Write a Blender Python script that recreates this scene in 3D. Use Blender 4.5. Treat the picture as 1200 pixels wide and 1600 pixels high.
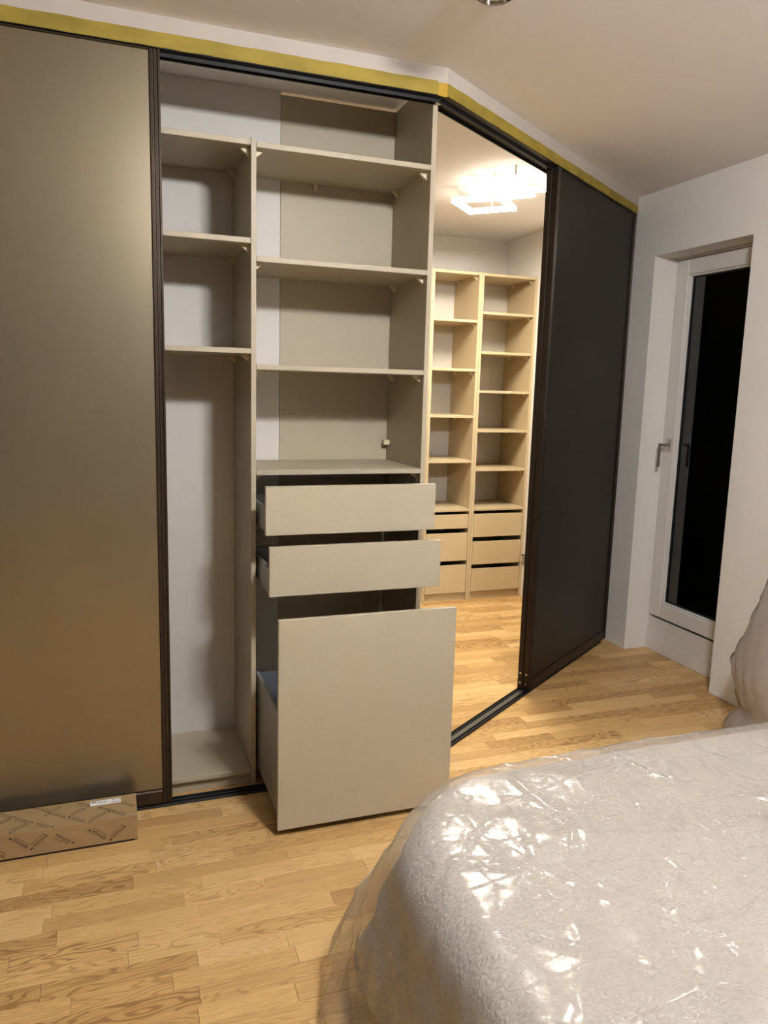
import bpy, bmesh, math, random
from mathutils import Vector, Matrix, noise
for o in list(bpy.data.objects): bpy.data.objects.remove(o)
sc = bpy.context.scene
C = sc.collection
# ------------------------------------------------------------------ camera
CAM = Vector((-1.16296, -2.65661, 1.49730))
YAW, PITCH, ROLL, FPX = math.radians(20.0846), math.radians(9.107), math.radians(1.5809), 1207.49
fw = Vector((math.sin(YAW)*math.cos(PITCH), math.cos(YAW)*math.cos(PITCH), -math.sin(PITCH)))
rt = Vector((math.cos(YAW), -math.sin(YAW), 0)); up = rt.cross(fw)
rt, up = math.cos(ROLL)*rt + math.sin(ROLL)*up, -math.sin(ROLL)*rt + math.cos(ROLL)*up
cd = bpy.data.cameras.new('camera'); cam = bpy.data.objects.new('camera', cd); C.objects.link(cam)
cd.sensor_width = 36; cd.lens = FPX/1600*36; cd.clip_start = .02
M = Matrix((rt, up, -fw)).transposed().to_4x4(); M.translation = CAM; cam.matrix_world = M
sc.camera = cam
# ------------------------------------------------------------------ world (night) and exposure
w = bpy.data.worlds.new('night'); sc.world = w; w.use_nodes = True
w.node_tree.nodes['Background'].inputs[0].default_value = (.02, .03, .05, 1)
w.node_tree.nodes['Background'].inputs[1].default_value = .08
vs = sc.view_settings; vs.view_transform = 'Standard'; vs.look = 'None'; vs.gamma = 1; vs.use_curve_mapping = False
vs.exposure = 2.2
LAMP_CLOSET, LAMP_ROOM = 60.0, 94.0
WARM_CLOSET, WARM_ROOM = (1, .92, .79), (.95, .97, 1)
# ------------------------------------------------------------------ main dimensions (metres)
H = 2.60; XR = 1.724; XL = -3.40; XC = -2.15; YB = 2.70; YF = -5.2
AB = math.radians(34.535); LB = 2.093            # second wardrobe front: angle and length
rnd = random.Random(4)

# ------------------------------------------------------------------ materials
def srgb(r, g, b):
    f = lambda c: ((c/255)/12.92 if c/255 <= .04045 else ((c/255+.055)/1.055)**2.4)
    return (f(r), f(g), f(b), 1)
def mat(name, col, rough=.5, metal=0, spec=.5, bump=None, vary=None, emit=None):
    m = bpy.data.materials.new(name); m.use_nodes = True
    nt = m.node_tree; b = nt.nodes['Principled BSDF']
    b.inputs['Base Color'].default_value = col; b.inputs['Roughness'].default_value = rough
    b.inputs['Metallic'].default_value = metal; b.inputs['Specular IOR Level'].default_value = spec
    tc = nt.nodes.new('ShaderNodeTexCoord')
    if vary:
        sca, amt, stretch = vary
        mp = nt.nodes.new('ShaderNodeMapping'); mp.inputs['Scale'].default_value = stretch
        n = nt.nodes.new('ShaderNodeTexNoise'); n.inputs['Scale'].default_value = sca; n.inputs['Detail'].default_value = 4
        nt.links.new(tc.outputs['Object'], mp.inputs[0]); nt.links.new(mp.outputs[0], n.inputs['Vector'])
        r = nt.nodes.new('ShaderNodeMapRange'); r.inputs[1].default_value = .3; r.inputs[2].default_value = .7
        r.inputs[3].default_value = 1-amt; r.inputs[4].default_value = 1+amt
        nt.links.new(n.outputs[0], r.inputs[0])
        mx = nt.nodes.new('ShaderNodeVectorMath'); mx.operation = 'SCALE'; mx.inputs[0].default_value = col[:3]
        nt.links.new(r.outputs[0], mx.inputs['Scale']); nt.links.new(mx.outputs[0], b.inputs['Base Color'])
    if bump:
        sca, st, dist = bump
        n = nt.nodes.new('ShaderNodeTexNoise'); n.inputs['Scale'].default_value = sca; n.inputs['Detail'].default_value = 5
        nt.links.new(tc.outputs['Object'], n.inputs['Vector'])
        bp = nt.nodes.new('ShaderNodeBump'); bp.inputs['Strength'].default_value = st; bp.inputs['Distance'].default_value = dist
        nt.links.new(n.outputs[0], bp.inputs['Height']); nt.links.new(bp.outputs[0], b.inputs['Normal'])
    if emit:
        b.inputs['Emission Color'].default_value = (*emit[0], 1); b.inputs['Emission Strength'].default_value = emit[1]
    return m
one = (1, 1, 1)
m_wall = mat('wall_paint', srgb(236, 232, 226), .85, bump=(260, .15, .002), vary=(3, .015, one))
m_wall2 = mat('darkened_unseen_wall', srgb(150, 142, 133), .85, bump=(260, .15, .002), vary=(3, .015, one))  # for the unseen walls, colour darkened to cut bounced fill light
m_header = mat('header_paint', srgb(188, 178, 168), .85, bump=(120, .3, .002), vary=(9, .04, one))
m_ceil = mat('ceiling_paint', srgb(240, 236, 233), .9, bump=(260, .1, .002))
m_lam = mat('beige_laminate', srgb(178, 166, 142), .48, spec=.35, bump=(900, .12, .0006), vary=(420, .035, (1, 1, .35)))
m_lam_lit = mat('beige_laminate_lit', srgb(197, 178, 142), .48, spec=.35, bump=(900, .12, .0006), vary=(420, .035, (1, 1, .35)))  # same laminate, paler so the stronger closet light is in its colour
m_edge = mat('edge_banding', srgb(205, 190, 168), .5)
m_white = mat('white_board', srgb(214, 208, 199), .6, vary=(300, .02, one))
m_bronze = mat('bronze_door_lacquer', srgb(152, 141, 118), .31, metal=.82, bump=(1200, .05, .0004))
m_dark = mat('dark_bronze_board', srgb(38, 32, 25), .45, metal=.2, spec=.3, bump=(1000, .06, .0004))
m_prof = mat('bronze_aluminium', srgb(64, 52, 39), .38, metal=.6)
m_profd = mat('dark_aluminium', srgb(44, 35, 26), .4, metal=.6)
m_track = mat('black_track', srgb(30, 29, 29), .45, metal=.4)
m_groove = mat('grey_track_channel', srgb(104, 100, 92), .45, metal=.6)
m_tape = mat('masking_tape', srgb(152, 131, 44), .7, bump=(70, .35, .003), vary=(14, .22, (.4, 1, 1)))
m_tape2 = mat('masking_tape_folded', srgb(184, 144, 40), .7, bump=(70, .3, .003))
m_steel = mat('grey_steel', srgb(150, 148, 142), .45, metal=.3)
m_steeld = mat('dark_grey_lining', srgb(84, 88, 92), .55)
m_chrome = mat('brushed_steel', srgb(190, 186, 180), .25, metal=1)
m_clip = mat('cream_plastic', srgb(214, 198, 164), .45)
m_pvc = mat('white_pvc', srgb(226, 221, 215), .35)
m_black = mat('black_plastic', srgb(28, 28, 27), .5)
m_card = mat('cardboard', srgb(158, 130, 90), .85, vary=(60, .05, (.3, 1, 1)), bump=(300, .1, .001))
m_ink = mat('black_ink', srgb(44, 32, 24), .8)
m_inkb = mat('label_ink', srgb(20, 20, 22), .8)
m_label = mat('white_label', srgb(232, 232, 234), .6)
m_gasket = mat('black_gasket', srgb(16, 16, 17), .6)
m_yellow = mat('yellow_green_plastic', srgb(196, 190, 40), .45)
m_conc = mat('balcony_concrete', srgb(120, 112, 100), .9, bump=(40, .3, .004), vary=(6, .1, one))
m_facade = mat('grey_facade', srgb(150, 152, 156), .9, bump=(90, .3, .003))
m_led_c = mat('led_diffuser_closet', srgb(255, 250, 240), .5, emit=(WARM_CLOSET, LAMP_CLOSET))
m_led_s = mat('led_side_acrylic', srgb(255, 250, 240), .5, emit=(WARM_CLOSET, 2.2))
m_led_r = mat('led_diffuser_room', srgb(255, 250, 240), .5, emit=(WARM_ROOM, LAMP_ROOM))
m_lampbody = mat('white_lamp_metal', srgb(220, 218, 214), .4)
m_matt = mat('mattress_fabric', srgb(214, 208, 200), .9)

def glass(name, col=(1, 1, 1, 1), rough=0.0, ior=1.45):
    m = bpy.data.materials.new(name); m.use_nodes = True; nt = m.node_tree; nt.nodes.clear()
    out = nt.nodes.new('ShaderNodeOutputMaterial'); tr = nt.nodes.new('ShaderNodeBsdfTransparent'); tr.inputs[0].default_value = col
    gl = nt.nodes.new('ShaderNodeBsdfGlossy'); gl.inputs['Roughness'].default_value = rough
    fr = nt.nodes.new('ShaderNodeFresnel'); fr.inputs[0].default_value = ior
    mx = nt.nodes.new('ShaderNodeMixShader')
    nt.links.new(fr.outputs[0], mx.inputs[0]); nt.links.new(tr.outputs[0], mx.inputs[1]); nt.links.new(gl.outputs[0], mx.inputs[2])
    nt.links.new(mx.outputs[0], out.inputs[0]); return m
m_glass = glass('window_glass', (.95, .96, .96, 1), 0, 1.8)
m_dome = glass('clear_plastic', (.93, .93, .92, 1), .03, 1.5)

def film_mat(name, haze, scale, tint):
    m = bpy.data.materials.new(name); m.use_nodes = True; nt = m.node_tree; nt.nodes.clear(); N = nt.nodes.new; L = nt.links.new
    out = N('ShaderNodeOutputMaterial'); tr = N('ShaderNodeBsdfTransparent'); tr.inputs[0].default_value = (.97, .97, .97, 1)
    df = N('ShaderNodeBsdfDiffuse'); df.inputs[0].default_value = tint
    tl = N('ShaderNodeBsdfTranslucent'); tl.inputs[0].default_value = tint
    gl = N('ShaderNodeBsdfGlossy'); gl.inputs['Roughness'].default_value = .2
    tc = N('ShaderNodeTexCoord')
    v = N('ShaderNodeTexVoronoi'); v.feature = 'DISTANCE_TO_EDGE'; v.inputs['Scale'].default_value = scale
    n0 = N('ShaderNodeTexNoise'); n0.inputs['Scale'].default_value = scale*.8; n0.inputs['Detail'].default_value = 3
    mp = N('ShaderNodeMapping'); mp.inputs['Scale'].default_value = (1, .55, 1); mp.inputs['Rotation'].default_value = (0, 0, .7)
    mixv = N('ShaderNodeMix'); mixv.data_type = 'VECTOR'; mixv.inputs['Factor'].default_value = .25
    L(tc.outputs['Object'], mp.inputs[0]); L(mp.outputs[0], n0.inputs['Vector'])
    L(mp.outputs[0], mixv.inputs['A']); L(n0.outputs['Color'], mixv.inputs['B']); L(mixv.outputs['Result'], v.inputs['Vector'])
    n1 = N('ShaderNodeTexNoise'); n1.inputs['Scale'].default_value = scale*2.2; n1.inputs['Detail'].default_value = 4; n1.inputs['Distortion'].default_value = 1.2
    L(mp.outputs[0], n1.inputs['Vector'])
    mp3 = N('ShaderNodeMapping'); mp3.inputs['Scale'].default_value = (.35, 1.7, 1); mp3.inputs['Rotation'].default_value = (0, 0, .95); L(tc.outputs['Object'], mp3.inputs[0])
    v3 = N('ShaderNodeTexVoronoi'); v3.feature = 'DISTANCE_TO_EDGE'; v3.inputs['Scale'].default_value = 2.6; L(mp3.outputs[0], v3.inputs['Vector'])
    c3 = N('ShaderNodeMapRange'); c3.interpolation_type = 'SMOOTHSTEP'; c3.inputs[1].default_value = 0; c3.inputs[2].default_value = .018; c3.inputs[3].default_value = 1; c3.inputs[4].default_value = 0
    L(v3.outputs['Distance'], c3.inputs[0])
    b0 = N('ShaderNodeBump'); b0.inputs['Strength'].default_value = .9; b0.inputs['Distance'].default_value = .012; L(c3.outputs[0], b0.inputs['Height'])
    b1 = N('ShaderNodeBump'); b1.inputs['Strength'].default_value = .35; b1.inputs['Distance'].default_value = .02
    cz = N('ShaderNodeMapRange'); cz.interpolation_type = 'SMOOTHSTEP'; cz.inputs[1].default_value = 0; cz.inputs[2].default_value = .035; cz.inputs[3].default_value = 1; cz.inputs[4].default_value = 0
    L(v.outputs['Distance'], cz.inputs[0]); fa = N('ShaderNodeMath'); fa.operation = 'MULTIPLY_ADD'; fa.inputs[1].default_value = .9
    L(v.outputs['Distance'], fa.inputs[0]); L(cz.outputs[0], fa.inputs[2]); L(fa.outputs[0], b1.inputs['Height']); L(b0.outputs[0], b1.inputs['Normal'])
    b2 = N('ShaderNodeBump'); b2.inputs['Strength'].default_value = .3; b2.inputs['Distance'].default_value = .008
    L(n1.outputs[0], b2.inputs['Height']); L(b1.outputs[0], b2.inputs['Normal'])
    L(b2.outputs[0], gl.inputs['Normal'])
    ad = N('ShaderNodeMixShader'); ad.inputs[0].default_value = .4; L(df.outputs[0], ad.inputs[1]); L(tl.outputs[0], ad.inputs[2])
    m1 = N('ShaderNodeMixShader'); m1.inputs[0].default_value = haze; L(tr.outputs[0], m1.inputs[1]); L(ad.outputs[0], m1.inputs[2])
    lw = N('ShaderNodeLayerWeight'); lw.inputs['Blend'].default_value = .5
    pw = N('ShaderNodeMath'); pw.operation = 'POWER'; pw.inputs[1].default_value = 5; L(lw.outputs['Facing'], pw.inputs[0])
    fr = N('ShaderNodeMath'); fr.operation = 'MULTIPLY_ADD'; fr.inputs[1].default_value = .8; fr.inputs[2].default_value = .055; L(pw.outputs[0], fr.inputs[0])
    m2 = N('ShaderNodeMixShader'); L(fr.outputs[0], m2.inputs[0]); L(m1.outputs[0], m2.inputs[1]); L(gl.outputs[0], m2.inputs[2])
    L(m2.outputs[0], out.inputs[0]); return m
m_film = film_mat('clear_plastic_film', .30, 7.0, (.80, .75, .70, 1))
m_film2 = film_mat('wrapping_film', .62, 9, (.72, .66, .63, 1))

def quilt_mat():
    m = bpy.data.materials.new('crinkled_quilt'); m.use_nodes = True; nt = m.node_tree; N = nt.nodes.new; L = nt.links.new
    b = nt.nodes['Principled BSDF']; b.inputs['Base Color'].default_value = srgb(178, 169, 158); b.inputs['Roughness'].default_value = .9
    b.inputs['Specular IOR Level'].default_value = .2
    tc = N('ShaderNodeTexCoord'); mp = N('ShaderNodeMapping'); mp.inputs['Scale'].default_value = (1, 1.55, 1)
    n = N('ShaderNodeTexNoise'); n.inputs['Scale'].default_value = 30; n.inputs['Detail'].default_value = 2; n.inputs['Distortion'].default_value = .25
    L(tc.outputs['Object'], mp.inputs[0]); L(mp.outputs[0], n.inputs['Vector'])
    v = N('ShaderNodeTexVoronoi'); v.feature = 'DISTANCE_TO_EDGE'; v.inputs['Scale'].default_value = 62; L(mp.outputs[0], v.inputs['Vector'])
    ad = N('ShaderNodeMath'); ad.operation = 'ADD'; L(n.outputs[0], ad.inputs[0]); L(v.outputs['Distance'], ad.inputs[1])
    bp = N('ShaderNodeBump'); bp.inputs['Strength'].default_value = .8; bp.inputs['Distance'].default_value = .010
    L(ad.outputs[0], bp.inputs['Height']); L(bp.outputs[0], b.inputs['Normal']); return m
m_quilt = quilt_mat()

def oak_mat():
    m = bpy.data.materials.new('oak_strip_parquet'); m.use_nodes = True; nt = m.node_tree; N = nt.nodes.new; L = nt.links.new
    b = nt.nodes['Principled BSDF']; b.inputs['Roughness'].default_value = .42; b.inputs['Specular IOR Level'].default_value = .35
    tc = N('ShaderNodeTexCoord'); at = N('ShaderNodeAttribute'); at.attribute_name = 'tone'
    off = N('ShaderNodeVectorMath'); off.operation = 'SCALE'; off.inputs[0].default_value = (37, 23, 51); L(at.outputs['Fac'], off.inputs['Scale'])
    po = N('ShaderNodeVectorMath'); po.operation = 'ADD'; L(tc.outputs['Object'], po.inputs[0]); L(off.outputs[0], po.inputs[1])
    mp = N('ShaderNodeMapping'); mp.inputs['Scale'].default_value = (1.5, 9, 1); L(po.outputs[0], mp.inputs[0])
    n1 = N('ShaderNodeTexNoise'); n1.inputs['Scale'].default_value = 1.6; n1.inputs['Detail'].default_value = 2; L(mp.outputs[0], n1.inputs['Vector'])
    mu = N('ShaderNodeMath'); mu.operation = 'MULTIPLY'; mu.inputs[1].default_value = 105; L(n1.outputs[0], mu.inputs[0])   # growth rings: contour lines of a stretched noise
    si = N('ShaderNodeMath'); si.operation = 'SINE'; L(mu.outputs[0], si.inputs[0])
    rg = N('ShaderNodeMapRange'); rg.inputs[1].default_value = .1; rg.inputs[2].default_value = 1; rg.inputs[3].default_value = 0; rg.inputs[4].default_value = 1; L(si.outputs[0], rg.inputs[0])
    mp2 = N('ShaderNodeMapping'); mp2.inputs['Scale'].default_value = (4, 110, 1); L(po.outputs[0], mp2.inputs[0])
    n2 = N('ShaderNodeTexNoise'); n2.inputs['Scale'].default_value = 2.2; n2.inputs['Detail'].default_value = 5; L(mp2.outputs[0], n2.inputs['Vector'])
    # how strongly the rings show differs from stave to stave
    wn = N('ShaderNodeTexWhiteNoise'); wn.noise_dimensions = '1D'; L(at.outputs['Fac'], wn.inputs['W'])
    amp = N('ShaderNodeMath'); amp.operation = 'POWER'; amp.inputs[1].default_value = 1.4; L(wn.outputs['Value'], amp.inputs[0])
    am2 = N('ShaderNodeMath'); am2.operation = 'MULTIPLY'; am2.inputs[1].default_value = .5; L(amp.outputs[0], am2.inputs[0])
    r1 = N('ShaderNodeMath'); r1.operation = 'MULTIPLY'; L(rg.outputs[0], r1.inputs[0]); L(am2.outputs[0], r1.inputs[1])
    r2 = N('ShaderNodeMath'); r2.operation = 'MULTIPLY'; r2.inputs[1].default_value = .55; L(n2.outputs[0], r2.inputs[0])
    s1 = N('ShaderNodeMath'); s1.operation = 'ADD'; L(r1.outputs[0], s1.inputs[0]); L(r2.outputs[0], s1.inputs[1])
    s2 = N('ShaderNodeMath'); s2.operation = 'MULTIPLY_ADD'; s2.inputs[1].default_value = .46; L(at.outputs['Fac'], s2.inputs[0]); L(s1.outputs[0], s2.inputs[2])
    cr = N('ShaderNodeValToRGB'); e = cr.color_ramp.elements
    e[0].position = .16; e[0].color = srgb(226, 192, 138); e[1].position = 1.0; e[1].color = srgb(150, 110, 62)
    k = cr.color_ramp.elements.new(.5); k.color = srgb(206, 167, 108)
    L(s2.outputs[0], cr.inputs[0]); L(cr.outputs[0], b.inputs['Base Color'])
    bp = N('ShaderNodeBump'); bp.inputs['Strength'].default_value = .08; bp.inputs['Distance'].default_value = .001
    L(n2.outputs[0], bp.inputs['Height']); L(bp.outputs[0], b.inputs['Normal']); return m
m_oak = oak_mat()
m_sub = mat('floor_joint_brown', srgb(96, 64, 34), .9)

# ------------------------------------------------------------------ builders
def link(o, parent=None):
    C.objects.link(o)
    if parent: o.parent = parent
    return o
def tag(o, label=None, cat=None, group=None, kind=None):
    if label: o['label'] = label
    if cat: o['category'] = cat
    if group: o['group'] = group
    if kind: o['kind'] = kind
    return o
def thing(name, label, cat, loc=(0, 0, 0), rz=0, group=None):
    """Empty at the thing's base; child geometry is given in the frame turned by rz about the world origin."""
    o = bpy.data.objects.new(name, None); o.empty_display_size = .05
    o.location = loc; o.rotation_euler = (0, 0, rz); link(o); tag(o, label, cat, group)
    o['_f'] = list(Matrix.Rotation(-rz, 3, 'Z') @ Vector(loc)); return o
def base(parent):
    if parent is None: return Vector((0, 0, 0))
    return Vector(parent['_f']) if '_f' in parent else base(parent.parent)
def add(name, bm, m, parent=None, smooth=False):
    off = base(parent)
    if off.length: bmesh.ops.translate(bm, verts=bm.verts, vec=-off)
    me = bpy.data.meshes.new(name); bm.to_mesh(me); bm.free()
    me.materials.append(m)
    if smooth:
        for p in me.polygons: p.use_smooth = True
    return link(bpy.data.objects.new(name, me), parent)
def bx(bm, x0, x1, y0, y1, z0, z1, bev=0, seg=1):
    t = bmesh.new()
    r = bmesh.ops.create_cube(t, size=1)
    for v in t.verts: v.co = Vector(((x0+x1)/2+v.co.x*(x1-x0), (y0+y1)/2+v.co.y*(y1-y0), (z0+z1)/2+v.co.z*(z1-z0)))
    if bev: bmesh.ops.bevel(t, geom=t.edges[:], offset=bev, segments=seg, affect='EDGES', profile=.7)
    me = bpy.data.meshes.new('t'); t.to_mesh(me); t.free(); bm.from_mesh(me); bpy.data.meshes.remove(me); return bm
def box(name, x0, x1, y0, y1, z0, z1, m, parent=None, bev=.0012, seg=1):
    return add(name, bx(bmesh.new(), x0, x1, y0, y1, z0, z1, bev, seg), m, parent)
def prism(bm, poly, axis, a, b):
    """extrude a 2-D polygon along an axis ('x','y','z')"""
    P = {'x': lambda u, v, t: (t, u, v), 'y': lambda u, v, t: (u, t, v), 'z': lambda u, v, t: (u, v, t)}[axis]
    A = [bm.verts.new(P(u, v, a)) for u, v in poly]; B = [bm.verts.new(P(u, v, b)) for u, v in poly]
    bm.faces.new(A); bm.faces.new(B[::-1]); n = len(poly)
    for i in range(n): bm.faces.new((A[i], B[i], B[(i+1) % n], A[(i+1) % n]))
    bmesh.ops.recalc_face_normals(bm, faces=bm.faces); return bm
def tube(bm, pts, r, seg=12):
    rings = []
    for i, p in enumerate(pts):
        p = Vector(p); d = (Vector(pts[min(i+1, len(pts)-1)])-Vector(pts[max(i-1, 0)])).normalized()
        a = d.orthogonal().normalized() if abs(d.z) > .99 or i == 0 else (rings_a - d*rings_a.dot(d)).normalized()
        rings_a = a; c = d.cross(a)
        rr = r[i] if isinstance(r, (list, tuple)) else r
        rings.append([bm.verts.new(p+(a*math.cos(t)+c*math.sin(t))*rr) for t in [2*math.pi*k/seg for k in range(seg)]])
    for A, B in zip(rings, rings[1:]):
        for k in range(seg): bm.faces.new((A[k], A[(k+1) % seg], B[(k+1) % seg], B[k]))
    bm.faces.new(rings[0][::-1]); bm.faces.new(rings[-1])
    bmesh.ops.recalc_face_normals(bm, faces=bm.faces); return bm
def lathe(bm, prof, cx, cy, seg=24):
    rings = [[bm.verts.new((cx+r*math.cos(2*math.pi*k/seg), cy+r*math.sin(2*math.pi*k/seg), z)) for k in range(seg)] for r, z in prof]
    for A, B in zip(rings, rings[1:]):
        for k in range(seg): bm.faces.new((A[k], A[(k+1) % seg], B[(k+1) % seg], B[k]))
    bm.faces.new(rings[0]); bm.faces.new(rings[-1])
    bmesh.ops.recalc_face_normals(bm, faces=bm.faces); return bm
def clip(parent, x, y, z, side):
    """triangular shelf-support wedge under a shelf; side: +1 wall at +x, -1 wall at -x, 0 wall at +y"""
    s, h, wd = .026, .026, .016
    bm = bmesh.new()
    if side: prism(bm, [(x, z), (x-side*s, z), (x-side*s, z-.006), (x, z-h)], 'y', y-wd/2, y+wd/2)
    else: bx(bm, x-wd/2, x+wd/2, y-.012, y, z-h, z, .001)
    return add('shelf_clip', bm, m_clip, parent)

# ------------------------------------------------------------------ the room
def shell(name, boxes, m, kind='structure'):
    bm = bmesh.new()
    for b in boxes: bx(bm, *b)
    return tag(add(name, bm, m), kind=kind)
T = .2; XO = 2.15
OY0, OY1, OZ = .312, 1.006, 2.255              # balcony-door opening
shell('ceiling', [(XL-T, XO, YF-T, YB+T, H, H+T)], m_ceil)
shell('wall_left', [(XL-T, XL, YF-T, YB+T, 0, H)], m_wall2)
shell('wall_closet', [(XC-.1, XC, .09, YB, 0, H)], m_wall)
shell('wall_back', [(XL, XO, YB, YB+T, 0, H)], m_wall)
shell('wall_front', [(XL, XO, YF-T, YF, 0, H)], m_wall2)
shell('wall_right', [(XR, XO, YF, OY0, 0, H), (XR, XO, OY1, YB, 0, H), (XR, XO, OY0, OY1, OZ, H)], m_wall)
floor = shell('floor', [(XL-T, XO, YF-T, YB+T, -.1, -.012)], m_sub)

# oak staves: rows parallel to the first wardrobe front, each stave a piece of its own
ROW = .0635
def px(p):
    d = Vector(p)-CAM; zc = d.dot(fw)
    return None if zc < .1 else (600+FPX*d.dot(rt)/zc, 800-FPX*d.dot(up)/zc, zc)
staves = []
nrow = int((YB-YF)/ROW)+1
for i in range(nrow):
    y0 = YF+i*ROW; y1 = min(y0+ROW, YB); x = XL-rnd.uniform(0, .5)
    XE = 1.8735 if y0 > OY0-.02 and y1 < OY1+.02 else XR
    while x < XE:
        ln = rnd.choice((.24, .32, .38, .42, .48, .55)); a0 = max(x, XL); a1 = min(x+ln, XE)
        if a1-a0 > .02 and y1-y0 > .01: staves.append((a0, a1, y0, y1, rnd.random()))
        x += ln
staves = [s for s in staves]
def score(s):
    cx_, cy_ = (s[0]+s[1])/2, (s[2]+s[3])/2
    p = px((cx_, cy_, 0))
    if p is None or not (-60 < p[0] < 1260 and 880 < p[1] < 1640): return 0
    if cx_ > -.45 and cy_ < -1.05: return 0                      # under the bed
    if cy_ > .06 and cx_ < .1: return 0                          # under the wardrobe
    return (s[1]-s[0])*(s[3]-s[2])*(CAM.z)/p[2]**3
staves.sort(key=score, reverse=True)
def stave_mesh(bm, s, lay, org=(0, 0)):
    x0, x1, y0, y1, t = s; g, c = .0005, .0012
    b = [bm.verts.new((x-org[0], y-org[1], -.012)) for x, y in ((x0+g, y0+g), (x1-g, y0+g), (x1-g, y1-g), (x0+g, y1-g))]
    m_ = [bm.verts.new((v.co.x, v.co.y, -.0006)) for v in b]
    u = [bm.verts.new((x-org[0], y-org[1], 0)) for x, y in ((x0+c, y0+c), (x1-c, y0+c), (x1-c, y1-c), (x0+c, y1-c))]
    fs = [bm.faces.new(u)]
    for k in range(4):
        fs.append(bm.faces.new((b[k], b[(k+1) % 4], m_[(k+1) % 4], m_[k]))); fs.append(bm.faces.new((m_[k], m_[(k+1) % 4], u[(k+1) % 4], u[k])))
    for f in fs: f[lay] = t
vis = [s for s in staves if score(s) > 0][:300]
vset = set(vis)
for s in vis:
    bm = bmesh.new(); lay = bm.faces.layers.float.new('tone'); org = ((s[0]+s[1])/2, (s[2]+s[3])/2)
    stave_mesh(bm, s, lay, org); o = add('plank', bm, m_oak, floor); o.location = (*org, 0)
bm = bmesh.new(); lay = bm.faces.layers.float.new('tone')
for s in staves:
    if s not in vset: stave_mesh(bm, s, lay)
tag(add('parquet', bm, m_oak, floor), kind='stuff')

# white header above the wardrobe fronts (one bent strip), the tape on it, the tracks
ca, sa = math.cos(AB), math.sin(AB)
def bend(d):                                   # corner point of a line offset by d inwards from both fronts
    return (-d*math.tan(AB/2), d)
def strip_poly(d0, d1):
    e = lambda d: ((XR, (XR*sa/ca) + d/ca))
    return [(XL, d0), bend(d0), e(d0), e(d1), bend(d1), (XL, d1)]
bm = bmesh.new(); prism(bm, strip_poly(0, .0605), 'z', 2.512, H); tag(add('trim_1', bm, m_header), kind='structure')

def tape(name, pts, label, z0, z1, m, grp=None, wav=.0022, seed=0):
    """strip along a horizontal polyline of (x,y), standing a little proud of the header"""
    bm = bmesh.new(); rows = []; n = 0
    P = []
    for (ax, ay), (bx_, by_) in zip(pts, pts[1:]):
        L_ = math.hypot(bx_-ax, by_-ay); k = max(2, int(L_/.02))
        for i in range(k+1):
            t = i/k; P.append((ax+(bx_-ax)*t, ay+(by_-ay)*t, (by_-ay)/L_, -(bx_-ax)/L_))
    for i, (x, y, nx, ny) in enumerate(P):
        w1 = noise.noise((i*.23+seed, 0, 0))*wav; w0 = noise.noise((i*.31+seed, 5, 0))*wav
        zs = [z0+w0, z0+(z1-z0)*.33, z0+(z1-z0)*.66, z1+w1]
        rows.append([])
        for off in (.0004, None):
            for j, z in enumerate(zs):
                d = .0004 if off else .0014+.0016*max(0, noise.noise((i*.4+seed, j*.9, 3)))
                rows[-1].append(bm.verts.new((x+nx*d, y+ny*d, z)))
    for A, B in zip(rows, rows[1:]):
        for j in range(3):
            bm.faces.new((A[4+j], B[4+j], B[5+j], A[5+j])); bm.faces.new((A[j+1], B[j+1], B[j], A[j]))
        bm.faces.new((A[0], B[0], B[4], A[4])); bm.faces.new((A[7], B[7], B[3], A[3]))
    for R_ in (rows[0], rows[-1]):
        for j in range(3): bm.faces.new((R_[j], R_[j+1], R_[j+5], R_[j+4]))
    bmesh.ops.recalc_face_normals(bm, faces=bm.faces)
    return tag(add(name, bm, m, smooth=False), label, 'tape', grp)
tape('masking_tape', [(XL+.01, 0), (-.035, 0)], 'yellow masking tape strip above the open shelves and bronze door', 2.5095, 2.553, m_tape)
tape('masking_tape', [(.004*ca, .004*sa), ((LB-.004)*ca, (LB-.004)*sa)], 'yellow masking tape strip above the walk-in opening and dark door', 2.5095, 2.551, m_tape, seed=40)
tape('masking_tape', [(-.034, 0), (0, 0), (.003*ca, .003*sa)], 'brighter folded tape patch at the bend of the header', 2.507, 2.549, m_tape2, wav=.004, seed=77)
tq = 1.62
tape('masking_tape', [(tq*ca+.003*sa, tq*sa-.003*ca), ((tq+.09)*ca+.003*sa, (tq+.09)*sa-.003*ca)], 'torn tape end overlapping above the dark sliding door', 2.504, 2.545, m_tape, wav=.012, seed=13)

def track(name, label, pl, z0, z1, m, parts):
    t = thing(name, label, 'track', (pl[0], pl[1], z0), pl[2]); return t
tA = thing('top_track', 'black overhead sliding track above the open shelves', 'track', (-1.0, .035, 2.503))
bm = bmesh.new()
for y0, y1 in ((.0304, .0325), (.056, .060)): bx(bm, XL+.004, bend(y0)[0]-.004, y0, y1, 2.496, 2.5115, .0006)
bx(bm, XL+.004, -.025, .001, .060, 2.508, 2.5118)
add('rail', bm, m_track, tA)
fB_ = lambda t, y: (t*ca-y*sa, t*sa+y*ca)
add('corner_plate', prism(bmesh.new(), [(-.0245, .001), bend(.001), fB_(.0295, .001), fB_(.0295, .057), bend(.057), (-.0245, .057)], 'z', 2.508, 2.5118), m_track, tA)
tB = thing('top_track', 'black overhead sliding track above the walk-in opening', 'track', (ca*1., sa*1., 2.503), AB)
bm = bmesh.new()
for y0, y1 in ((.0312, .0358), (.080, .085)): bx(bm, .004-bend(y0)[0]+(.05 if y0 > .07 else 0), LB-.004, y0, y1, 2.496, 2.5115, .0006)
bx(bm, .03, LB-.004, .001, .058, 2.508, 2.5118); bx(bm, .068, LB-.004, .0581, .085, 2.508, 2.5118)
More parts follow.
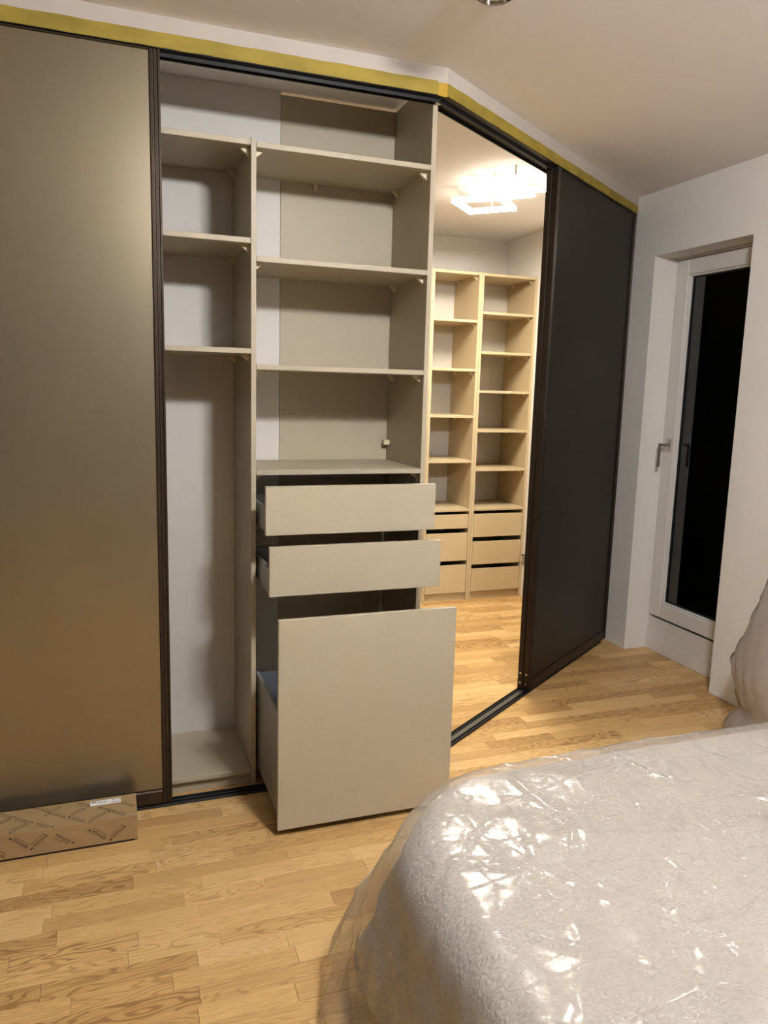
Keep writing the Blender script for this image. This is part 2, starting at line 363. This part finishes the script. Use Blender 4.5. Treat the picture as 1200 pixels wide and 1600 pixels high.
add('rail', bm, m_track, tB)
fA = thing('floor_track', 'dark floor rail in front of the open shelves', 'track', (-.6, .025, 0))
box('rail', XL+.004, -.012, .0, .046, 0, .006, m_track, fA, .001)
for y0, y1 in ((.0, .004), (.021, .025), (.042, .046)): box('ridge', XL+.004, -.014, y0, y1, .0061, .0105, m_track, fA, .0006)
fB = thing('floor_track', 'black floor rail with grey channel across the walk-in opening', 'track', (ca*.6, sa*.6, 0), AB)
box('rail', .012, LB-.08, .0, .068, 0, .005, m_track, fB, .001)
box('channel', .02, LB-.08, .022, .046, .0051, .0065, m_groove, fB, 0)
for y0, y1 in ((.001, .005), (.016, .020), (.048, .052), (.063, .067)): box('ridge', .02, LB-.08, y0, y1, .0051, .0105, m_track, fB, .0006)

# ------------------------------------------------------------------ sliding doors
def stile(parent, x0, x1, y0, y1, z0, z1, m):
    """grip profile: a bar with vertical ribs on its front"""
    bm = bmesh.new(); wd = x1-x0
    prof = [(0, .004), (.10, .0), (.20, .0), (.26, .005), (.40, .005), (.46, .001), (.56, .001), (.62, .006), (.76, .006), (.82, .0), (1, .0)]
    poly = [(x0+u*wd, y0+d) for u, d in prof]+[(x1, y1), (x0, y1)]
    prism(bm, poly, 'z', z0, z1); return add('stile', bm, m, parent)
def sliding_door(label, x0, x1, y0, y1, rz, m, mp, screws=True):
    fr = Matrix.Rotation(rz, 3, 'Z') @ Vector(((x0+x1)/2, y0, .0125))
    t = thing('sliding_door', label, 'door', fr, rz)
    z0, z1 = .0125, 2.5072; sw = .033
    pn = box('panel', x0+sw, x1-sw, y0+.007, y0+.017, z0+.055, z1-.006, m, t, 0)
    stile(t, x0, x0+sw, y0, y1, z0, z1, mp); stile(t, x1-sw, x1, y0, y1, z0, z1, mp)
    bm = bmesh.new(); a, b = x0+sw+.0003, x1-sw-.0003
    prism(bm, [(y0+.001, z0+.002), (y0+.001, z0+.046), (y0+.004, z0+.050), (y0+.004, z0+.0545), (y1, z0+.0545), (y1, z0+.002)], 'x', a, b)
    add('bottom_rail', bm, mp, t)
    box('top_rail', a, b, y0+.001, y1, z1-.0055, z1, mp, t)
    if screws:
        for z in (.045, .095):
            bm = bmesh.new(); tube(bm, [(x0-.0015, (y0+y1)/2, z), (x0-.0001, (y0+y1)/2, z)], .0055, 12); add('screw', bm, m_chrome, t)
    return t
sliding_door('wide bronze sliding door behind the cardboard box', XC+.01, -.966, .004, .030, 0, m_bronze, m_prof, False)
sliding_door('unseen second bronze door added beyond the first one to seal off light', XL+.01, XC+.05, .0328, .0556, 0, m_bronze, m_prof, False)  # out of view, added to keep light from leaking past the front
sliding_door('dark brown sliding door in front track next to the balcony door wall', .985, 2.088, .001, .031, AB, m_dark, m_profd)
sliding_door('dark sliding door in rear track, only its edge showing beside the walk-in opening', .990, 2.105, .036, .064, AB, m_dark, m_profd)

# ------------------------------------------------------------------ open wardrobe with drawers (first front)
yf, yb = .062, .450; th = .018
wd = thing('wardrobe', 'open beige wardrobe with shelves and three pulled-out drawers', 'wardrobe', (-.65, .25, 0))
XM0, XM1 = -.674, -.656; XP0, XP1 = -.025, -.007; XS = -1.32
box('middle_panel', XM0, XM1, yf, yb, 0, 2.306, m_lam, wd)
bm = bmesh.new(); prism(bm, [(yf, 0), (yf, 2.4955), (yf+.012, 2.4955), (yf+.012, 2.587), (yb+.018, 2.587), (yb+.018, 0)], 'x', XP0, XP1); add('side_panel', bm, m_lam, wd)
box('side_panel', XS, XS+th, yf, yb, 0, 2.306, m_lam, wd)
tag(box('back_panel', XS, -.4905, yb+.0005, yb+.012, .002, 2.598, m_white, wd, 0), 'white back board')
box('back_panel', -.4895, XP0-.0005, yb+.0005-.003, yb+.015, .002, 2.587, m_lam, wd, .0008)
for z in (2.300, 1.987, 1.620, .066):
    s = box('shelf', XS+th+.0005, XM0-.0005, yf+(.002 if z > 1 else .0), yb, z-th, z, m_lam, wd)
    if z > 1:
        clip(s, XM0-.0004, yf+.045, z-th-.0002, 1); clip(s, XM0-.0004, yb-.055, z-th-.0002, 1)
for z in (2.295, 1.929, 1.567, 1.197):
    s = box('shelf', XM1+.0005, XP0-.0005, yf, yb-.004, z-th, z, m_lam, wd)
    clip(s, XP0-.0004, yf+.045, z-th-.0002, 1); clip(s, XP0-.0004, yb-.06, z-th-.0002, 1)
    clip(s, XM1+.0004, yf+.045, z-th-.0002, -1)
    if z > 2.2: clip(s, -.354, yb-.0045, z-th-.0002, 0)
box('shelf_block', XP0-.0245, XP0-.0004, yb-.04, yb-.018, 1.262, 1.282, m_clip, wd)
box('plinth', XS+th+.0005, XM0-.0005, yf+.022, yf+.04, 0, .0475, m_lam, wd)
box('plinth', XM1+.0005, XP0-.0005, yf+.10, yf+.118, 0, .0475, m_lam, wd)
def drawer(parent, x0, x1, y, z0, z1, sz0, sz1, depth, ml, lined):
    f = box('drawer_front', x0, x1, y, y+.018, z0, z1, ml, parent, .0016)
    sx = .011; ys, ye = y+.0183, y+.0183+depth
    for a, b in ((x0+sx-.004, x0+sx+.010), (x1-sx-.010, x1-sx+.004)):
        bm = bmesh.new(); bx(bm, a, b, ys, ye, sz0, sz1, .002)
        if not lined: bx(bm, a-.0012, b-.004, ys+.02, ye-.02, sz0+.012, sz1-.022, .0008)
        add('drawer_side', bm, m_steel, f)
    box('drawer_bottom', x0+sx+.0105, x1-sx-.0105, ys, ye-.0165, sz0+.008, sz0+.020, m_steeld, f)
    box('drawer_back', x0+sx+.0105, x1-sx-.0105, ye-.016, ye, sz0+.008, sz1-.004, m_steel if not lined else m_steeld, f)
    if lined:
        box('drawer_lining', x0+sx+.0105, x0+sx+.0125, ys, ye-.017, sz0+.021, sz1-.006, m_steeld, f, 0)
    return f
for y, z0, z1, s0, s1, ln in ((-.092, .988, 1.158, .992, 1.078, 0), (-.158, .790, .962, .792, .878, 0), (-.310, .026, .754, .062, .425, 1)):
    drawer(wd, XM1+.004, XP0-.0-.001, y, z0, z1, s0, s1, .42, m_lam, ln)

# ------------------------------------------------------------------ closet shelving inside
def closet_unit(label, x0, x1, shelves, drawers, yfr=2.235, backm=m_white, clips=True, top=None):
    u = thing('shelf_unit', label, 'shelf unit', ((x0+x1)/2, 2.43, 0), 0, 'closet shelf units')
    yk = 2.635; top = max(shelves)
    box('side_panel', x0, x0+th, yfr, yk, 0, top, m_lam_lit, u); box('side_panel', x1-th, x1, yfr, yk, 0, top, m_lam_lit, u)
    box('back_panel', x0+.001, x1-.001, yk+.0003, yk+.006, .05, top, backm, u, 0)
    for i, z in enumerate(shelves):
        s = box('shelf', x0+th+.0003, x1-th-.0003, yfr+(0 if i in (0, len(shelves)-1) else .004), yk, z-th, z, m_lam_lit, u)
        if clips and z > .9:
            clip(s, x1-th-.0004, yfr+.05, z-th-.0002, 1); clip(s, x1-th-.0004, yk-.10, z-th-.0002, 1)
    for z0, z1 in drawers:
        f = box('drawer_front', x0+th+.003, x1-th-.003, yfr+.002, yfr+.02, z0, z1, m_lam_lit, u, .0014)
        for a, b in ((x0+th+.006, x0+th+.02), (x1-th-.02, x1-th-.006)): box('drawer_side', a, b, yfr+.0203, yk-.03, z0+.01, z1-.03, m_steel, f)
        box('drawer_bottom', x0+th+.0205, x1-th-.0205, yfr+.0203, yk-.03, z0+.01, z0+.02, m_steeld, f)
    if drawers: box('plinth', x0+th+.0003, x1-th-.0003, yfr+.022, yfr+.04, 0, .05, m_lam_lit, u)
    return u
closet_unit('narrower closet shelf unit with uneven drawers, small one on top', .926, 1.2885, (2.288, 1.974, 1.644, 1.325, 1.011, .667), ((.527, .627), (.292, .493), (.056, .260)))
closet_unit('wider closet shelf unit in the corner with three equal drawers', 1.290, 1.7225, (2.288, 2.034, 1.767, 1.5, 1.226, .952, .669), ((.459, .626), (.257, .424), (.057, .224)))
closet_unit('closet shelf unit hidden behind the wardrobe side panel, only shelf ends showing', .18, .9245, (2.288, 1.912, 1.552, 1.186, .667), (), clips=False)

# ------------------------------------------------------------------ lamps: overlapping square LED frames
def led_lamp(label, cx, cy, rz, led):
    t = thing('ceiling_lamp', label, 'lamp', (cx, cy, H), rz)
    f = Vector(t['_f']); 
    # (centre offset u, v, size u, v, height of diffuser bottom)
    R_ = Matrix.Rotation(-rz, 3, 'Z')
    for dx, dy, su, sv, z in ((.012, .255, .285, .305, 2.520), (-.020, -.015, .275, .30, 2.535), (.0, -.185, .27, .275, 2.528)):
        c = R_ @ Vector((cx+dx, cy+dy, 0)); wdt = .027
        x0, x1, y0, y1 = c.x-su/2, c.x+su/2, c.y-sv/2, c.y+sv/2
        for nm, za, zb, m, w0, w1 in (('diffuser', z, z+.0004, led, .001, wdt-.001), ('side_band', z+.0006, z+.024, m_led_s, 0, wdt), ('frame', z+.0242, z+.0260, m_lampbody, -.001, wdt+.001)):
            bm = bmesh.new()
            o_ = [(x0+w0, y0+w0), (x1-w0, y0+w0), (x1-w0, y1-w0), (x0+w0, y1-w0)]; i_ = [(x0+w1, y0+w1), (x1-w1, y0+w1), (x1-w1, y1-w1), (x0+w1, y1-w1)]
            V = [[bm.verts.new((p[0], p[1], zz)) for p in q] for q, zz in ((o_, za), (i_, za), (i_, zb), (o_, zb))]
            for A, B in zip(V, V[1:]+V[:1]):
                for k in range(4): bm.faces.new((A[k], A[(k+1) % 4], B[(k+1) % 4], B[k]))
            bmesh.ops.recalc_face_normals(bm, faces=bm.faces); add(nm, bm, m, t)
        for yy in (y0+.0135, y1-.0135):
            add('spacer', tube(bmesh.new(), [(c.x, yy, z+.0262), (c.x, yy, H-.0005)], .006, 8), m_lampbody, t)
    c = R_ @ Vector((cx, cy, 0)); box('canopy', c.x-.05, c.x+.05, c.y-.12, c.y+.12, 2.575, H-.0005, m_lampbody, t, .003)
    return t
led_lamp('lit square-frame ceiling lamp inside the walk-in closet', .88, 1.20, math.radians(-45), m_led_c)
rl = thing('ceiling_lamp', 'lit round opal drum lamp over the plastic-covered bed', 'lamp', (-.12, -2.0, H))
add('diffuser', lathe(bmesh.new(), [(.01, 2.485), (.10, 2.486), (.128, 2.493), (.135, 2.505), (.135, 2.572), (.128, 2.578), (.01, 2.579)], -.12, -2.0, 40), m_led_r, rl, True)
add('cap', lathe(bmesh.new(), [(.01, 2.478), (.094, 2.479), (.1, 2.482), (.1, 2.4848)], -.12, -2.0, 32), m_lampbody, rl)  # added cover, out of view, holds back direct lamp light from the bed
add('mount', lathe(bmesh.new(), [(.06, 2.5795), (.06, 2.5995)], -.12, -2.0, 24), m_lampbody, rl)
# clear plastic dome on the ceiling
dm = thing('ceiling_dome', 'small clear plastic dome on the bedroom ceiling', 'dome', (-.125, -.585, H))
bm = bmesh.new(); lathe(bm, [(.062, 2.599), (.062, 2.578), (.056, 2.562), (.044, 2.554), (.02, 2.551), (.004, 2.5505)], -.125, -.585, 32); add('shell', bm, m_dome, dm, True)
bm = bmesh.new(); lathe(bm, [(.034, 2.5985), (.034, 2.578), (.028, 2.572), (.004, 2.571)], -.125, -.585, 24); add('inner_cup', bm, m_dome, dm, True)

# ------------------------------------------------------------------ balcony door
d1 = bpy.data.objects.new('door_1', None); d1.location = (1.91, (OY0+OY1)/2, 0); link(d1); tag(d1, kind='structure'); d1['_f'] = list(d1.location)
def ring(name, x0, x1, y0, y1, z0, z1, iy0, iy1, iz0, iz1, m, parent, bev=.002):
    bm = bmesh.new()
    bx(bm, x0, x1, y0, iy0, z0, z1, bev); bx(bm, x0, x1, iy1, y1, z0, z1, bev); bx(bm, x0, x1, iy0, iy1, z0, iz0, bev); bx(bm, x0, x1, iy0, iy1, iz1, z1, bev)
    return add(name, bm, m, parent)
ring('frame', 1.889, 1.955, OY0+.001, OY1-.001, .077, OZ-.001, OY0+.03, OY1-.03, .150, OZ-.03, m_pvc, d1)
ring('frame_cover', 1.880, 1.8885, OY0+.001, OY1-.001, .077, OZ-.001, OY0+.014, OY1-.014, .20, OZ-.013, m_pvc, d1, .001)
sash = ring('sash', 1.868, 1.935, OY0+.022, OY1-.022, .215, 2.236, OY0+.108, OY1-.108, .300, 2.154, m_pvc, d1, .004)
ring('glazing_bead', 1.876, 1.898, OY0+.1085, OY1-.1085, .3005, 2.1535, OY0+.118, OY1-.118, .310, 2.144, m_pvc, sash, .003)
ring('gasket', 1.8985, 1.9035, OY0+.1085, OY1-.1085, .3005, 2.1535, OY0+.124, OY1-.124, .316, 2.138, m_gasket, sash, 0)
box('pane', 1.904, 1.928, OY0+.1085, OY1-.1085, .3005, 2.1535, m_glass, sash, 0)
box('threshold_board', 1.874, 1.889, OY0+.001, OY1-.001, 0, .0765, m_pvc, d1, .001)
hy = .935; hz = 1.222
hb = bmesh.new(); bx(hb, 1.859, 1.8678, hy-.016, hy+.016, hz-.034, hz+.034, .006, 3)
hnd = add('handle', hb, m_chrome, d1)
bm = bmesh.new(); tube(bm, [(1.8588, hy, hz), (1.825, hy, hz), (1.812, hy, hz)], .0085, 14); add('handle_neck', bm, m_chrome, hnd, False)
bm = bmesh.new(); tube(bm, [(1.8035, hy, hz+.009), (1.8035, hy, hz-.06), (1.8035, hy, hz-.125)], .0083, 14); add('handle_lever', bm, m_chrome, hnd)
# balcony outside
box('balcony_slab', XO+.001, 4.2, -1.2, 3.2, -.12, .02, m_conc, None, 0); tag(bpy.data.objects['balcony_slab'], kind='structure')
box('window_sill', 1.956, XO+.04, OY0+.001, OY1-.001, .02, .07, m_conc, d1, .001)
TX, TY = 3.55, 2.44
yb_ = thing('plastic_toy', 'yellow-green ribbed plastic toy standing on the dark balcony', 'toy', (TX, TY, .02))
add('base', lathe(bmesh.new(), [(.02, .0202), (.075, .022), (.105, .06), (.11, .10), (.095, .14), (.06, .165), (.05, .175)], TX, TY, 28), m_yellow, yb_, True)
pr = []
for k in range(7): pr += [(.062, .1755+k*.019), (.070, .1795+k*.019), (.070, .187+k*.019), (.062, .191+k*.019)]
add('ribbed_body', lathe(bmesh.new(), pr, TX, TY, 28), m_yellow, yb_)
add('cap', lathe(bmesh.new(), [(.06, .306), (.095, .33), (.105, .37), (.085, .41), (.02, .43)], TX, TY, 7), m_yellow, yb_)

# double socket in the closet
so = thing('wall_socket', 'unfinished black double wall socket low beside the closet shelves', 'socket', (XR, 2.165, .285))
box('plate', XR-.008, XR-.0002, 2.098, 2.232, .252, .318, m_black, so, .002)
for y in (2.132, 2.198):
    bm = bmesh.new(); n = 24; A = []
    for k in range(n):
        t = 2*math.pi*k/n; A.append([bm.verts.new((x, y+r*math.cos(t), .285+r*math.sin(t))) for r, x in ((.026, XR-.0082), (.026, XR-.012), (.021, XR-.012), (.021, XR-.0082))])
    for k in range(n):
        for j in range(4): bm.faces.new((A[k][j], A[(k+1) % n][j], A[(k+1) % n][(j+1) % 4], A[k][(j+1) % 4]))
    bmesh.ops.recalc_face_normals(bm, faces=bm.faces); add('socket_ring', bm, m_pvc, so)
    bm = bmesh.new(); tube(bm, [(XR-.0084, y, .285), (XR-.0095, y, .285)], .015, 16); add('socket_insert', bm, m_steel, so)

# ------------------------------------------------------------------ cardboard box with printing
cb = thing('cardboard_box', 'long brown cardboard box printed with dark lettering, against the bronze door', 'box', (-1.40, -.115, 0))
BX0, BX1, BY0, BY1, BZ = -1.72, -1.092, -.186, -.042, .092
bm = bmesh.new(); bx(bm, BX0, BX1-.004, BY0+.002, BY1, .009, BZ-.002, .002); add('body', bm, m_card, cb)
bm = bmesh.new(); prism(bm, [(BY0, .010), (BY0, BZ), (BY1, BZ), (BY1, BZ-.0018), (BY0+.0018, BZ-.0018), (BY0+.0018, .010)], 'x', BX0-.001, BX1); add('lid', bm, m_card, cb)
box('end_flap', BX1-.0038, BX1-.0002, BY0+.003, BY1-.001, .004, BZ-.003, m_card, cb, .0006)
box('shadow_strip', BX0+.004, BX1-.012, BY0+.006, BY1-.004, 0, .0088, m_ink, cb, 0)  # dark strip in place of the shaded gap under the box
_dg = []
def text_mesh(s, size, bold=0):
    cu = bpy.data.curves.new('t', 'FONT'); cu.body = s; cu.size = size; cu.align_x = 'CENTER'; cu.align_y = 'CENTER'; cu.resolution_u = 3; cu.offset = bold
    o = bpy.data.objects.new('t', cu); C.objects.link(o)
    me = bpy.data.meshes.new_from_object(o.evaluated_get(bpy.context.evaluated_depsgraph_get()))
    bpy.data.objects.remove(o); bpy.data.curves.remove(cu); return me
def logo_mesh():
    """lettering with a long bar under it and a cross mark at its end"""
    me = text_mesh('emuca', .026, .0001); bm = bmesh.new(); bm.from_mesh(me)
    def quad(x0, y0, x1, y1): bm.faces.new([bm.verts.new(p) for p in ((x0, y0, 0), (x1, y0, 0), (x1, y1, 0), (x0, y1, 0))])
    quad(-.030, -.0165, .036, -.0145)
    bx_ = bmesh.new()
    for s in (1, -1):
        c, d = .046, .0
        pts = [(-.007, -.0045*s-.0018), (-.007, -.0045*s+.0018), (.007, .0045*s+.0018), (.007, .0045*s-.0018)]
        bm.faces.new([bm.verts.new((c+x, d+y, 0)) for x, y in pts])
    bmesh.ops.recalc_face_normals(bm, faces=bm.faces)
    bmesh.ops.scale(bm, verts=bm.verts, vec=(.76, .76, .76))
    o = bpy.data.meshes.new('printed_lettering'); bm.to_mesh(o); bm.free(); bpy.data.meshes.remove(me); bx_.free(); o.materials.append(m_ink); return o
LM = logo_mesh()
def stamp(me, name, parent, P, X, Y, ang):
    """flat print: centre P, in-plane axes X, Y, turned by ang"""
    X, Y = Vector(X), Vector(Y); Z = X.cross(Y); c, s = math.cos(ang), math.sin(ang)
    U = X*c+Y*s; V = Y*c-X*s
    o = link(bpy.data.objects.new(name, me), parent)
    m4 = Matrix((U, V, Z)).transposed().to_4x4(); m4.translation = Vector(P)-base(parent)
    o.matrix_local = m4; return o
D = math.radians
# front face (x right, z up) and lid (x right, y up): positions read off the photograph
for x, z, a in ((-1.444, .054, 140), (-1.384, .055, 220), (-1.319, .053, -38), (-1.213, .042, 140), (-1.149, .043, 220), (-1.512, .034, 140)):
    stamp(LM, 'printed_lettering', cb, (x, BY0-.0004, z), (1, 0, 0), (0, 0, 1), D(a))
for x, y, a in ((-1.386, -.067, 140), (-1.347, -.078, 220), (-1.335, -.118, 140), (-1.274, -.112, 220), (-1.275, -.164, 140), (-1.258, -.066, -38), (-1.21, -.160, 220), (-1.152, -.160, 140), (-1.122, -.112, 140), (-1.192, -.114, -38), (-1.378, -.158, -38), (-1.444, -.155, 220), (-1.44, -.111, -38), (-1.495, -.105, 220), (-1.494, -.065, -38)):
    stamp(LM, 'printed_lettering', cb, (x, y, BZ+.0004), (1, 0, 0), (0, 1, 0), D(a))
lb = box('label_sticker', -1.238, -1.142, -.088, -.058, BZ+.0003, BZ+.0007, m_label, cb, 0)
lz = BZ+.0010
bm = bmesh.new(); bx(bm, -1.233, -1.225, -.070, -.062, lz-.0002, lz); bx(bm, -1.2235, -1.2195, -.070, -.062, lz-.0002, lz)
for k in range(22): bx(bm, -1.172+k*.0012, -1.1715+k*.0012+.0004*(k % 3), -.0815, -.077, lz-.0002, lz)
for k in range(3): bx(bm, -1.216, -1.19+.005*k, -.066-.005*k, -.0648-.005*k, lz-.0002, lz)
for k in range(3): bx(bm, -1.168+k*.009, -1.164+k*.009, -.068, -.063, lz-.0002, lz)
add('label_print', bm, m_inkb, lb)

# ------------------------------------------------------------------ bed, quilt and the plastic over it
QX0, QY1, RC = -.535, -.945, .36             # foot edge, far edge, plan radius of the corner (top of the quilt edge)
BXE, BYE = 1.62, -2.50
bed = thing('bed', 'low upholstered bed hidden under the quilt and plastic', 'bed', (.55, -1.75, 0))
box('base', QX0+.09, BXE-.02, BYE+.09, QY1-.09, .06, .26, m_matt, bed, .02, 3)
box('mattress', QX0+.07, BXE-.02, BYE+.07, QY1-.07, .2605, .455, m_matt, bed, .05, 4)
for x, y in ((QX0+.2, QY1-.2), (QX0+.2, BYE+.2), (BXE-.2, QY1-.2), (BXE-.2, BYE+.2)): box('leg', x-.025, x+.025, y-.025, y+.025, 0, .0598, m_black, bed)
def edge_dist(x, y, rc):
    """signed distance outside the top outline (rounded at the far foot corner), nearest outline point, outward normal"""
    cx_, cy_ = QX0+rc, QY1-rc
    if x < cx_ and y > cy_:
        v = Vector((x-cx_, y-cy_)); l = max(v.length, 1e-6); n = v/l; return l-rc, Vector((cx_, cy_))+n*rc, n
    dx, dy = QX0-x, y-QY1
    if dx > dy: return dx, Vector((QX0, y)), Vector((-1, 0))
    return dy, Vector((x, QY1)), Vector((0, 1))
def drape(x, y, rc, ztop, rad, flare, zmin, out=0):
    d, q, n = edge_dist(x, y, rc); flare += .30*max(0, -4*n.x*n.y*.5)
    d += rad*.55; 
    if d <= 0: return Vector((x, y, ztop)), 0, n
    arc = rad*math.pi/2
    if d < arc: t = d/rad; o_, z = rad*math.sin(t), ztop-rad*(1-math.cos(t))
    else: o_, z = rad+(d-arc)*flare, ztop-rad-(d-arc)
    if z < zmin: o_ += (zmin-z)*.9; z = zmin
    p = q+n*(o_-rad*.55+out)
    return Vector((p.x, p.y, z)), d, n
def sheet(name, m, x0, x1, y0, y1, nx, ny, fn, thick=0, keep=None):
    bm = bmesh.new(); G = []
    for i in range(nx+1):
        G.append([bm.verts.new(fn(x0+(x1-x0)*i/nx, y0+(y1-y0)*j/ny)) for j in range(ny+1)])
    for i in range(nx):
        for j in range(ny):
            if keep is None or keep(x0+(x1-x0)*(i+.5)/nx, y0+(y1-y0)*(j+.5)/ny): bm.faces.new((G[i][j], G[i+1][j], G[i+1][j+1], G[i][j+1]))
    bmesh.ops.delete(bm, geom=[v for v in bm.verts if not v.link_faces], context='VERTS')
    o = add(name, bm, m, None, True)
    if thick:
        md = o.modifiers.new('thickness', 'SOLIDIFY'); md.thickness = thick; md.offset = -1
    return o
nz = lambda x, y, s, k=0: noise.noise((x*s, y*s, k))
def top_z(x, y):
    return .027*nz(x, y, 2.1, 3) + .010*nz(x, y, 5, 9) - .006*abs(nz(x, y, 3.2, 21))
def quilt_pt(x, y):
    p, d, n = drape(x, y, RC, .505, .10, .10, .06)
    f = max(0, 1-d/.08); p.z += top_z(x, y)*(.35+.65*f)
    crk = .0025*nz(x, y*1.6, 30, 2)+.006*nz(x, y*1.3, 9, 5)
    if d > .06:
        k = min(1, (d-.06)/.3); w_ = .02*k*nz(x*1.0+y*1.0, x-y, 4.5, 7)+crk
        p.x += n.x*w_; p.y += n.y*w_
    else: p.z += crk
    return p
qt = sheet('quilt', m_quilt, QX0-.42, BXE, BYE, QY1+.42, 300, 280, quilt_pt, .006, lambda x, y: edge_dist(x, y, RC)[0] < .40)
tag(qt, 'white crinkled quilt under the clear plastic sheet on the bed', 'quilt')
def ridge(x, y, s, k): return (1-abs(nz(x, y, s, k))*2.2)
CREASES = ((-.209, -1.027, -.185, -1.28), (-.176, -1.267, -.235, -1.363), (.123, -.984, .158, -1.119), (.155, -1.108, .174, -1.2), (.396, -1.033, .46, -1.16),
           (-.051, -1.461, -.125, -1.746), (-.03, -1.642, .079, -1.588), (.152, -1.306, .209, -1.364), (-.399, -1.784, -.252, -1.776), (.55, -1.02, .78, -1.5), (.3, -1.6, .62, -2.1))
def crease(x, y):
    h = 0
    for ax, ay, bx_, by_ in CREASES:                 # fold lines pressed into the film
        dx, dy = bx_-ax, by_-ay; l2 = dx*dx+dy*dy
        t = ((x-ax)*dx+(y-ay)*dy)/l2
        if -.1 < t < 1.1:
            d = abs((x-ax)*dy-(y-ay)*dx)/math.sqrt(l2); e = min(1, max(0, min(t+.1, 1.1-t)*6))
            if d < .03: h = max(h, e*.009*max(0, 1-d/.011))
    return h
def film_pt(x, y):
    p, d, n = drape(x, y, RC+.01, .518, .105, .15, .006, .014)
    f = max(0, 1-d/.08); p.z += top_z(x, y)*(.35+.65*f)
    c_, s_ = math.cos(.6), math.sin(.6); u, v = x*c_-y*s_, x*s_+y*c_
    r_ = max(0, ridge(u*.5, v*1.7, 3.0, 11)-.72)*.022+max(0, ridge(u*1.2, v*.6, 4.2, 17)-.8)*.02+.002*nz(x, y, 16, 4)
    if d > .05:
        k = min(1, (d-.05)/.25)
        w_ = k*(.024-.008*n.y+.026*nz(x*1.2+y*1.2, x-y, 3.1, 31)+.018*abs(nz(x, y, 9, 8)))
        p.x += n.x*(w_+r_); p.y += n.y*(w_+r_)
        if p.z < .03: p.z = .006+max(0, .035*nz(x, y, 11, 6)+.012)
    else: p.z += max(0, r_)+.003+crease(x, y)
    return p
fs = sheet('plastic_sheet', m_film, QX0-.66, BXE+.02, BYE-.02, QY1+.66, 420, 410, film_pt, 0, lambda x, y: edge_dist(x, y, RC)[0] < (.47+.07*nz(x, y, 6, 12)-(.28 if y > QY1 and x > 1.1 else 0)))
tag(fs, 'clear crumpled plastic film spread over the quilted bed', 'plastic sheet')

# plastic-wrapped bundle by the right wall
def bundle():
    t = thing('wrapped_bundle', 'bundle wrapped in hazy crumpled plastic standing against the right wall', 'bundle', (1.52, -.37, 0))
    prof = [(.50, .004), (.525, .03), (.50, .07), (.43, .105), (.405, .13), (.42, .16), (.455, .20), (.495, .26), (.50, .31), (.46, .38), (.415, .45), (.36, .55), (.30, .66), (.24, .76), (.15, .82), (.02, .84)]
    bm = bmesh.new(); seg = 90; rows = []
    P = []
    for (r0, z0), (r1, z1) in zip(prof, prof[1:]):
        for k in range(4): P.append((r0+(r1-r0)*k/4, z0+(z1-z0)*k/4))
    P.append(prof[-1])
    for r, z in P:
        row = []
        for k in range(seg):
            a = 2*math.pi*k/seg; cx_, sy_ = math.cos(a), math.sin(a)
            g = 1+.06*nz(cx_*2, sy_*2, 1.5, z*3)+.09*abs(nz(cx_*4, sy_*4, 2, z*9))-.05*abs(nz(cx_*7, sy_*7, 2, z*16))
            row.append(bm.verts.new((min(1.52+r*g*cx_*.28, XR-.006), -.37+r*g*sy_*.62, z*1.1+(.012*nz(cx_*3, sy_*3, 2, z*6) if z > .03 else 0))))
        rows.append(row)
    for A, B in zip(rows, rows[1:]):
        for k in range(seg): bm.faces.new((A[k], A[(k+1) % seg], B[(k+1) % seg], B[k]))
    bm.faces.new(rows[-1])
    bmesh.ops.recalc_face_normals(bm, faces=bm.faces)
    add('wrap', bm, m_film2, t, True)
    bm = bmesh.new(); lathe(bm, [(.10, .001), (.105, .35), (.10, .6), (.06, .7), (.01, .71)], 1.52, -.37, 24)
    for v in bm.verts: v.co.y = -.37+(v.co.y+.37)*1.9; v.co.x = 1.52+(v.co.x-1.52)*.8
    add('padding', bm, m_matt, t, True)
bundle()
for o in bpy.data.objects:
    if '_f' in o: del o['_f']
